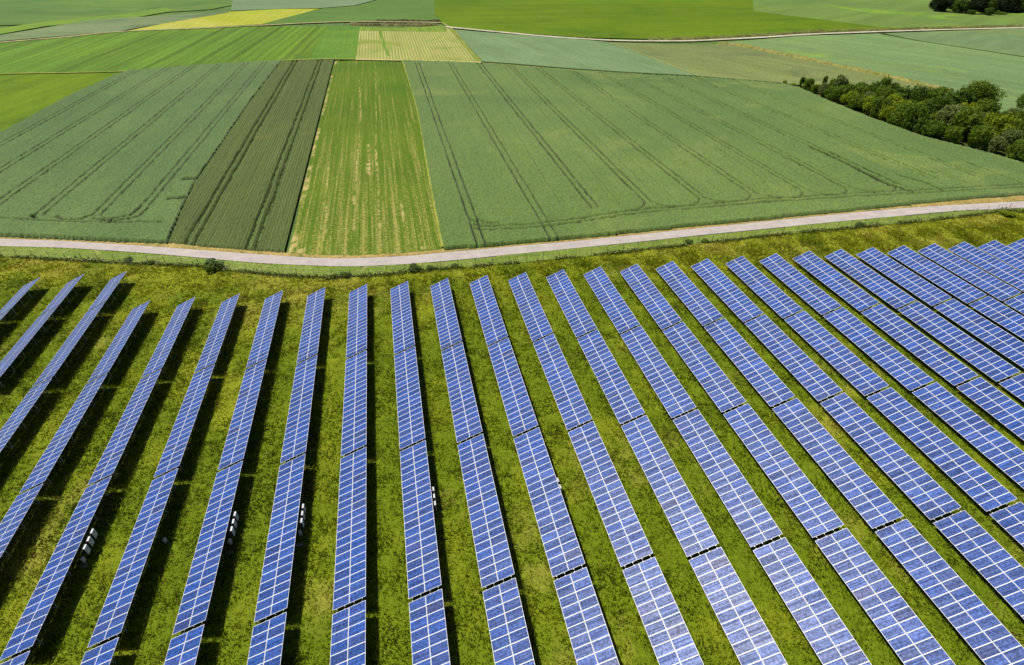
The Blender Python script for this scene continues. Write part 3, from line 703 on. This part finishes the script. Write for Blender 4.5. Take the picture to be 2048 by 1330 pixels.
# ------------------------------------------------------------------ inverters and junction boxes behind the tables
shell = plain('inverter_shell', (0.52, 0.53, 0.54, 1), 0.45, 0, .4); fin_m = plain('heat_sink', (0.03, 0.03, 0.035, 1), 0.5, 0.2); grey = plain('grey_plastic', (0.45, 0.46, 0.45, 1), 0.5)
blue = plain('inverter_badge', (0.10, 0.16, 0.40, 1), 0.4)
def build_inverter():
    b = MB(); b.box((-0.045, 0, 0.5), (0.17, 0.56, 1.0)); inv_core = b
    for k in range(9): b.box((-0.15, -0.24 + k * 0.06, 0.5), (0.05, 0.012, 0.9))
    c = MB(); c.box((0.08, 0, 0.52), (0.08, 0.60, 1.08)); c.box((-0.04, 0, 1.045), (0.22, 0.60, 0.03)); c.box((0.122, 0, 0.95), (0.012, 0.5, 0.02))
    d = MB(); d.box((0.123, 0, 0.72), (0.012, 0.16, 0.11))
    e = MB()
    for y in (-0.18, -0.06, 0.06, 0.18): e.tube((0.0, y, 0.0), (0.0, y, -0.10), 0.022)
    br = MB(); br.box((-0.20, 0, 0.75), (0.06, 0.7, 0.05)); br.box((-0.20, 0, 0.25), (0.06, 0.7, 0.05))
    return [('housing', inv_core.mesh('housing', [fin_m])), ('front_cover', c.mesh('front_cover', [shell])), ('display', d.mesh('display', [blue])),
            ('cable_gland', e.mesh('cable_gland', [fin_m])), ('mounting_bracket', br.mesh('mounting_bracket', [steel]))]
INV = build_inverter()
top_x = SLOPE / 2 * ct
POS3 = ['farthest', 'middle', 'nearest']
for i, off, cnt in ((-4, (-48.9, -49.9, -50.9), 3), (-2, (-49.0, -50.0, -51.0), 3), (-1, (-49.1, -50.1, -51.1), 3), (1, (-49.0, -50.05, -51.1), 3), (3, (-50.0, -51.05), 2)):
    for k in range(cnt):
        t = obj('inverter', None, loc=(row_x(i) + top_x + 0.26, row_y(i) + off[k], 0.93)); t.empty_display_size = .3
        tag(t, '%s white inverter box hung behind the %s row of solar tables from the left' % (POS3[k] if cnt == 3 else ('farther', 'nearer')[k], ORD[i + 8]), 'inverter', 'inverters behind the solar rows')
        for nm, me in INV:
            obj(nm, me, t)
jb = MB(); jb.box((0, 0, 0.45), (0.22, 0.36, 0.62)); jb.box((0.0, 0, 0.775), (0.26, 0.40, 0.03)); JB = jb.mesh('cabinet', [grey])
jd = MB(); jd.box((0.117, 0, 0.45), (0.014, 0.31, 0.55)); JD = jd.mesh('door', [grey])
jl = MB(); jl.box((0, -0.12, -0.15), (0.05, 0.05, 0.58)); JL = jl.mesh('leg', [steel])
jl2 = MB(); jl2.box((0, 0.12, -0.15), (0.05, 0.05, 0.58)); JL2 = jl2.mesh('leg', [steel])
for i, off in ((-4, -51.75), (-3, -50.4), (-2, -51.9), (-1, -52.0)):
    t = obj('junction_box', None, loc=(row_x(i) + top_x + (0.02 if i != -3 else 0.25), row_y(i) + off, 0.42 if i != -3 else 0.10)); t.empty_display_size = .3
    tag(t, 'small grey junction box behind the %s row of solar tables from the left' % ORD[i + 8], 'junction box', 'junction boxes behind the solar rows')
    for nm, me in (('cabinet', JB), ('door', JD), ('leg', JL), ('leg', JL2)):
        obj(nm, me, t)
pb = MB(); pb.box((0, 0, 0.06), (0.7, 0.4, 0.30)); pb.box((0, 0, 0.225), (0.76, 0.46, 0.04)); PB = pb.mesh('plinth', [plain('concrete', (0.16, 0.155, 0.145, 1), .9)])
for i, off in ((-4, -52.1), (-2, -52.9), (-1, -53.1)):
    t = obj('concrete_plinth', PB, loc=(row_x(i) + top_x - 0.1, row_y(i) + off, 0))
    tag(t, 'low concrete cable plinth on the shaded grass behind the %s row' % ORD[i + 8], 'plinth', 'cable plinths behind the solar rows')

# ------------------------------------------------------------------ fence along the road
pm = plain('fence_steel', (0.10, 0.125, 0.11, 1), 0.6, 0.2); wm = plain('fence_wire', (0.22, 0.25, 0.22, 1), 0.6, 0.2)
line = [np.array(p) for p in FENCE if p[0] > -125] + [np.array((155.5, 99.5)), np.array((166, 92))]
fence = obj('wire_fence', None, loc=(float(line[0][0]), float(line[0][1]), 0))
tag(fence, 'grey green wire mesh fence with thin steel posts between meadow and road verge', 'fence')
o0 = line[0]
def along(line, step):
    out = []; d = 0.0; acc = 0.0
    for a, b in zip(line[:-1], line[1:]):
        L = np.linalg.norm(b - a); s = acc
        while s < L:
            out.append(a + (b - a) * s / L); s += step
        acc = s - L
    return out
pb_ = MB(); pb_.tube((0, 0, -0.2), (0, 0, 2.0), 0.045, sides=6); pb_.tube((0, 0, 2.0), (0, 0, 2.04), 0.055, 0.03); POST = pb_.mesh('post', [pm])
posts = along(line, 3.65)
for q in posts:
    obj('post', POST, fence, (q[0] - o0[0], q[1] - o0[1], 0))
wb = MB()
for a, b in zip(posts[:-1], posts[1:]):
    for z in (0.15, 0.55, 0.95, 1.35, 1.92):
        wb.tube((a[0] - o0[0], a[1] - o0[1], z), (b[0] - o0[0], b[1] - o0[1], z), 0.010 if z < 1.9 else 0.018, sides=3, cap=False)
    for k in range(1, 12):
        c = a + (b - a) * k / 12
        wb.tube((c[0] - o0[0], c[1] - o0[1], 0.05), (c[0] - o0[0], c[1] - o0[1], 1.92), 0.006, sides=3, cap=False)
obj('wire_mesh', wb.mesh('wire_mesh', [wm]), fence)

# ------------------------------------------------------------------ leaves: bushes, hedge trees, far wood
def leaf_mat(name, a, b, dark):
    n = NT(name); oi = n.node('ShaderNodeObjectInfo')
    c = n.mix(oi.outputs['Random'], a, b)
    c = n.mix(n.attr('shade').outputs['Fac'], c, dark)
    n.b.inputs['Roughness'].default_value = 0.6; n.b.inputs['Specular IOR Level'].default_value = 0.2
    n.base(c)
    tr = n.node('ShaderNodeBsdfTranslucent'); n.link(c, tr.inputs['Color'])
    ms = n.node('ShaderNodeMixShader'); ms.inputs[0].default_value = 0.5
    n.link(n.b.outputs[0], ms.inputs[1]); n.link(tr.outputs[0], ms.inputs[2])
    n.link(ms.outputs[0], n.n['Material Output'].inputs['Surface'])
    return n.mat

def crown_mesh(name, rx, rz, zc, lobes, leaves, size, mat, seed, spiky=False, cone=False):
    r = np.random.default_rng(seed)
    C = []; Rd = []
    for k in range(lobes):
        a = r.uniform(0, 6.283); h = r.uniform(-0.75, 0.8); rad = rx * math.sqrt(max(0, 1 - h * h)) * r.uniform(0.25, 0.78)
        if cone: rad = rx * (0.5 - 0.5 * h) * r.uniform(0.3, 0.9)
        C.append((math.cos(a) * rad, math.sin(a) * rad, zc + h * rz * 0.85)); Rd.append(rx * r.uniform(0.26, 0.46) * (0.65 if cone else 1))
    C = np.array(C); Rd = np.array(Rd)
    w = Rd ** 2 / (Rd ** 2).sum(); pick = r.choice(lobes, leaves, p=w)
    d = r.normal(size=(leaves, 3)); d /= np.linalg.norm(d, axis=1)[:, None]
    rr = Rd[pick] * np.clip(r.normal(0.9, 0.16, leaves), 0.2, 1.35)
    P = C[pick] + d * rr[:, None] * np.array([1, 1, 0.85 if not spiky else 1.5])
    P[:, 2] = np.maximum(P[:, 2], 0.15)
    n = d + r.normal(0, 0.55, (leaves, 3)); n /= np.linalg.norm(n, axis=1)[:, None]
    t = np.cross(n, r.normal(size=(leaves, 3))); t /= np.linalg.norm(t, axis=1)[:, None]; b = np.cross(n, t)
    s = size * r.uniform(0.6, 1.4, leaves)[:, None]
    V = np.stack([P - t * s, P + b * s * .55, P + t * s, P - b * s * .55], 1).reshape(-1, 3)
    F = np.arange(len(V)).reshape(-1, 4)
    me = mesh_np(name, V, F, [mat])
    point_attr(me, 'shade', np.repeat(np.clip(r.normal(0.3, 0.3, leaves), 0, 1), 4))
    return me

bark = plain('bark', (0.09, 0.075, 0.055, 1), 0.9)
def trunk_mesh(h, r0, seed, limbs=5, spread=1.2):
    r = random.Random(seed); b = MB()
    b.tube((0, 0, -0.2), (0.05, 0.03, h * .45), r0, r0 * .75, 8); b.tube((0.05, 0.03, h * .45), (0.0, 0.06, h), r0 * .75, r0 * .3, 7)
    for k in range(limbs):
        a = 6.283 * k / limbs + r.uniform(-.4, .4); z = h * r.uniform(.35, .8); L = spread * r.uniform(.7, 1.2)
        b.tube((0.03, 0.03, z), (math.cos(a) * L, math.sin(a) * L, z + L * r.uniform(.5, 1.0)), r0 * .42, r0 * .12, 5)
    return b.mesh('trunk', [bark])

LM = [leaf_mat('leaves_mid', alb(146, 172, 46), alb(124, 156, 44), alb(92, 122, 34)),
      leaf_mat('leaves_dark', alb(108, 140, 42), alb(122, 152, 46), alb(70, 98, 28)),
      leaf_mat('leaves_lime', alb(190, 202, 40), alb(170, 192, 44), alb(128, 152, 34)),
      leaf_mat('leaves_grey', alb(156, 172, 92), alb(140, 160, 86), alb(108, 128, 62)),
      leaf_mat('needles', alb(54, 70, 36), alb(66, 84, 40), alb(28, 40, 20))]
# kinds: (crown mesh, trunk mesh)
KIND = {}
def kind(nm, rx, rz, zc, lobes, leaves, size, mat, seed, th, tr_, **kw):
    KIND[nm] = (crown_mesh('crown', rx, rz, zc, lobes, leaves, size, mat, seed, **kw), trunk_mesh(th, tr_, seed, spread=rx * .5))
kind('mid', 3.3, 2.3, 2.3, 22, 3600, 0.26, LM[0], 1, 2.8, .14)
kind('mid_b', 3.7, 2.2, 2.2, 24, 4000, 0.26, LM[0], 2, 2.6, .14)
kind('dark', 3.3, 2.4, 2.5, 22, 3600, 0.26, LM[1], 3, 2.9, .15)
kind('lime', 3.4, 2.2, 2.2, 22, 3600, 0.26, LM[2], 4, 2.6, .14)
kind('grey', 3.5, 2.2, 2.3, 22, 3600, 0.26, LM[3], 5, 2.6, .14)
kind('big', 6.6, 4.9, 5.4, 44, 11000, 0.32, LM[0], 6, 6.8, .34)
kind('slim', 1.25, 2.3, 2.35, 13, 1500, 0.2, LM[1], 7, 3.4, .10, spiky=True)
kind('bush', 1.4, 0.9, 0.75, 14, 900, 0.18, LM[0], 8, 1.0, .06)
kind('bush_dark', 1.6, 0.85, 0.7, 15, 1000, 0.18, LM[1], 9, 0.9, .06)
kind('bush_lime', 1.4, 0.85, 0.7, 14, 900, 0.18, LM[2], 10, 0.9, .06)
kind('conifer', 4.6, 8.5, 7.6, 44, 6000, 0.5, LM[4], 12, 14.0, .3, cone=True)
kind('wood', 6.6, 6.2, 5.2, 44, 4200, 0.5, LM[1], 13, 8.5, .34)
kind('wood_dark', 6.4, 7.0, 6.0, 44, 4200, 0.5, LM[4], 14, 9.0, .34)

def tree(name, kd, x, y, s, label, cat, group=None, sz=None):
    t = obj(name, None, loc=(x, y, 0), rot=(0, 0, random.uniform(0, 6.28))); t.empty_display_size = 1
    t.scale = (s, s, s if sz is None else sz)
    tag(t, label, cat, group)
    obj('crown', KIND[kd][0], t); obj('trunk', KIND[kd][1], t)
    return t

# hedge and copse at the right
FRONT = [(180.6, 226.5), (178.9, 203.4), (178.0, 179.3), (179.3, 154.7), (185.2, 139.0), (189.0, 127.2), (194.0, 112.0)]
BACKX = [(183.5, 226.5), (197, 203.4), (214, 179.3), (226, 154.7), (238, 139.0), (246, 127.2), (256, 112)]
def at_y(l, y):
    ys = [-p[1] for p in l]; xs = [p[0] for p in l]; return float(np.interp(-y, ys, xs))
floor_mat = field_mat('copse_floor', alb(84, 92, 36), alb(112, 110, 56), big=.15, grain=.4)
flat_field('copse_floor', [(p[0] - 2.0, p[1]) for p in FRONT] + [(p[0] + 6, p[1]) for p in BACKX[::-1]] + [(181, 236)], 0.22, floor_mat, 0.3)
path('field_margin', [(p[0] - 1.6, p[1]) for p in FRONT] , 2.6, 0.34, field_mat('copse_edge', alb(150, 136, 74), alb(104, 98, 46), big=.2, grain=.4, third=(alb(70, 66, 34), .3, .5)), 0.4)
SPECIAL = [('slim', 'sapling_tree', 182.6, 229.3, 1.1, 1.1, 'slim dark tree standing alone at the pointed tip of the copse'),
           ('slim', 'sapling_tree', 188.0, 222.0, 0.9, 1.5, 'feathery upright tree, shorter of the two rising above the copse tip'),
           ('slim', 'sapling_tree', 191.5, 217.5, 1.3, 1.75, 'tallest feathery upright tree rising above the copse near its tip'),
           ('bush_lime', 'shrub', 180.3, 238.0, 0.95, 1.0, 'round light green bush at the field corner before the copse'),
           ('bush_lime', 'shrub', 181.6, 233.6, 0.9, .75, 'low yellow green bush between the corner bush and the copse tip'),
           ('big', 'round_tree', 228.5, 183.5, 1.0, 1.0, 'large round spreading tree standing tallest over the back of the copse'),
           ('big', 'round_tree', 246.0, 173.5, 1.05, 1.0, 'large dark round tree at the right edge behind the copse'),
           ('dark', 'bushy_tree', 216.0, 186.5, 1.25, 1.25, 'very dark bushy tree just left of the large round tree')]
for kd, nm, x, y, s, sz, lb in SPECIAL:
    tree(nm, kd, x, y, s, lb, 'shrub' if nm == 'shrub' else 'tree', None, sz)
PAT = {0: ['mid', 'mid', 'grey', 'mid_b', 'mid', 'lime', 'mid_b', 'lime', 'mid', 'lime', 'mid_b', 'mid', 'dark', 'mid_b', 'mid', 'mid', 'grey', 'mid', 'mid_b', 'mid', 'dark'],
       1: ['grey', 'mid', 'grey', 'mid_b', 'mid', 'grey', 'mid', 'lime', 'lime', 'mid', 'lime', 'grey', 'mid', 'lime', 'grey', 'mid_b', 'mid', 'grey', 'mid'],
       2: ['dark', 'grey', 'mid', 'dark', 'dark', 'dark', 'mid', 'lime', 'dark', 'mid', 'grey', 'lime', 'grey', 'mid', 'dark', 'mid', 'grey'],
       3: ['grey', 'mid', 'dark', 'mid', 'dark', 'lime', 'grey', 'grey', 'mid', 'dark', 'mid']}
LOOK = {'mid': 'mid green bushy tree', 'mid_b': 'broad mid green bushy tree', 'grey': 'dull grey green bushy tree', 'lime': 'bright yellow green bushy tree', 'dark': 'dark green bushy tree'}
ROWN = ['front row of the copse', 'second copse row', 'third copse row', 'back copse row']
ROWN += ['inner copse row', 'deep inner copse row', 'rear copse row']
for rw in range(7):
    y = 224.5 - 2.2 * rw if rw < 3 else (200 - 12 * (rw - 3)); k = n_in = 0
    while y > 116:
        fx_, bx_ = at_y(FRONT, y), at_y(BACKX, y)
        x = fx_ + 2.6 + 6.6 * rw + random.uniform(-.8, .8)
        pat = PAT[min(rw, 3)]; kd = pat[k % len(pat)]
        s = random.choice((0.95, 1.05, 1.12, 1.25, 1.45)) * random.uniform(.93, 1.07) * (1.0 if rw else .92) * (0.74 if y > 212 else 0.92 if y > 200 else 1.05)
        if x < bx_ + 3:
            tree('bushy_tree', kd, x, y + random.uniform(-.6, .6), s, '%s, %s from the tip in the %s' % (LOOK[kd], ORD[n_in], ROWN[rw]), 'tree', 'trees of the copse by the wheat', s * random.uniform(1.15, 1.5))
            n_in += 1
        y -= (5.4 + .5 * min(rw, 3)) * random.uniform(.88, 1.12); k += 1

# wood in the far corner
wood = [(489, 466, 'wood_dark'), (497, 456, 'wood'), (503, 449, 'wood_dark'), (511, 446, 'conifer'), (521, 449, 'wood'), (527, 446, 'wood_dark'), (537, 448, 'conifer'), (548, 451, 'wood_dark'), (559, 454, 'wood'), (570, 458, 'wood_dark'), (582, 461, 'conifer'),
        (497, 472, 'conifer'), (508, 465, 'wood_dark'), (519, 462, 'conifer'), (531, 461, 'wood_dark'), (543, 463, 'wood_dark'), (555, 467, 'conifer'), (568, 470, 'wood_dark'), (580, 474, 'wood_dark'),
        (503, 486, 'wood_dark'), (517, 480, 'wood_dark'), (532, 478, 'conifer'), (547, 480, 'wood_dark'), (563, 484, 'wood_dark'), (579, 488, 'wood_dark'), (548, 520, 'wood_dark'), (556, 514, 'wood_dark'), (595, 470, 'wood_dark')]
WR = {}
for x, y, kd in wood:
    rw = 0 if y < 462 and (x, y) not in ((489, 466),) else (1 if y < 476 else 2)
    WR[rw] = WR.get(rw, 0) + 1
    look = {'wood': 'dark leafy tree', 'wood_dark': 'blackish green tree', 'conifer': 'tall dark conifer'}[kd]
    s = random.uniform(.9, 1.15)
    tree('conifer_tree' if kd == 'conifer' else 'forest_tree', kd, x, y, s, '%s, %s from the left in the wood\'s %s row' % (look, ORD[WR[rw] - 1], ('front', 'middle', 'rear')[rw]), 'tree', 'trees of the far wood', s)
for k, (x, y, kd, s) in enumerate(((510, 437.5, 'wood', .55), (522, 439.5, 'bush', 2.0), (500, 445, 'bush_dark', 2.2))):
    tree('shrub', kd, x, y, s, ('round green bush standing out before the far wood', 'small pale bush right of the round bush before the far wood', 'low dark bush at the left foot of the far wood')[k], 'shrub')

# bushes caught in the fence
BUSH = [([(-40.01, 108.54)][0], 'bush_dark', 1.15, 'largest dark bush growing through the fence, left of the road bend'),
        ([(-13.12, 99.97)][0], 'bush_dark', .6, 'dark bush in the fence right below the bend of the road'),
        ([(-15.30, 100.20)][0], 'bush', .55, 'mid green bush in the fence just below the road bend'),
        ([(0.82, 99.90)][0], 'bush_dark', .75, 'dark bush in the fence above the eleventh solar row'),
        ([(4.32, 99.63)][0], 'bush_dark', .5, 'small dark bush in the fence beside the larger one right of the bend'),
        ([(9.33, 99.49)][0], 'bush', .5, 'small bush in the fence midway along its right half'),
        ([(62.98, 100.05)][0], 'bush', .6, 'grey green bush, left of a pair in the fence at right'),
        ([(66.60, 99.84)][0], 'bush', .55, 'grey green bush, right of a pair in the fence at right'),
        ([(108.07, 100.26)][0], 'bush_dark', .6, 'dark bush in the fence where the meadow turns golden'),
        ([(148.85, 98.20)][0], 'bush_lime', 1.0, 'yellow green bush at the right corner of the fence'),
        ([(-53.30, 113.06)][0], 'bush_dark', .5, 'small dark weed bush in the left stretch of fence'),
        ([(-58.01, 115.28)][0], 'bush_dark', .5, 'dark weed bush in the left stretch of fence, beside a smaller one')]
for (x, y), kd, s, lb in BUSH:
    tree('shrub', kd, x, y, s * 1.3, lb, 'shrub', 'bushes along the wire fence', s * .75)

# weeds along the fence foot: one mass
pts = along(line, 0.22); n = len(pts); P = np.array(pts)
keep = vnoise(P[:, 0], P[:, 1] * 0, 3.0, 91) > 0.12; P = P[keep]
rep = 9; P = np.repeat(P, rep, 0); k = len(P)
den = 0.5 + 0.9 * vnoise(P[:, 0], P[:, 1] * 0, 4.0, 92)
P = P + np.stack([RNG.normal(0, .25, k), RNG.normal(-.15, .35, k)], -1)
Z = np.abs(RNG.normal(0, .30, k)) * den
nn = RNG.normal(size=(k, 3)); nn[:, 2] += .6; nn /= np.linalg.norm(nn, axis=1)[:, None]
tt = np.cross(nn, RNG.normal(size=(k, 3))); tt /= np.linalg.norm(tt, axis=1)[:, None]; bb = np.cross(nn, tt)
C = np.column_stack([P, Z]); s = RNG.uniform(.12, .28, (k, 1))
V = np.stack([C - tt * s, C + bb * s * .6, C + tt * s, C - bb * s * .6], 1).reshape(-1, 3)
me = mesh_np('fence_weeds', V, np.arange(4 * k).reshape(-1, 4), [grass_mat])
wc = np.array([alb(116, 134, 50)[:3], alb(140, 150, 80)[:3], alb(92, 112, 40)[:3], alb(172, 172, 112)[:3]])[RNG.integers(0, 4, k)]
color_attr(me, 'tint', np.repeat(wc, 4, 0))
o = obj('fence_weeds', me); tag(o, 'dark weeds growing along the foot of the wire fence', 'weeds', kind='stuff')

# white marker posts beside the gravel road
white = plain('marker_white', (0.8, 0.8, 0.78, 1), .5); black = plain('marker_black', (0.03, 0.03, 0.03, 1), .5)
mb = MB(); mb.box((0, 0, 0.75), (0.22, 0.16, 1.7)); MP = mb.mesh('post', [white]); mb = MB(); mb.box((0, 0, 1.25), (0.235, 0.175, 0.3)); MK = mb.mesh('band', [black])
for k, (x, y) in enumerate([(130.36, 372.38), (166.71, 361.05), (216.99, 360.25), (323.92, 373.07), (383.51, 373.69), (429.06, 375.63), (457.15, 375.35)]):
    t = obj('marker_post', None, loc=(x, y, 0.55)); t.empty_display_size = .3
    tag(t, 'white roadside marker post, %s from the left along the pale upper road' % ORD[k], 'marker post', 'marker posts along the upper road')
    obj('post', MP, t); obj('band', MK, t)
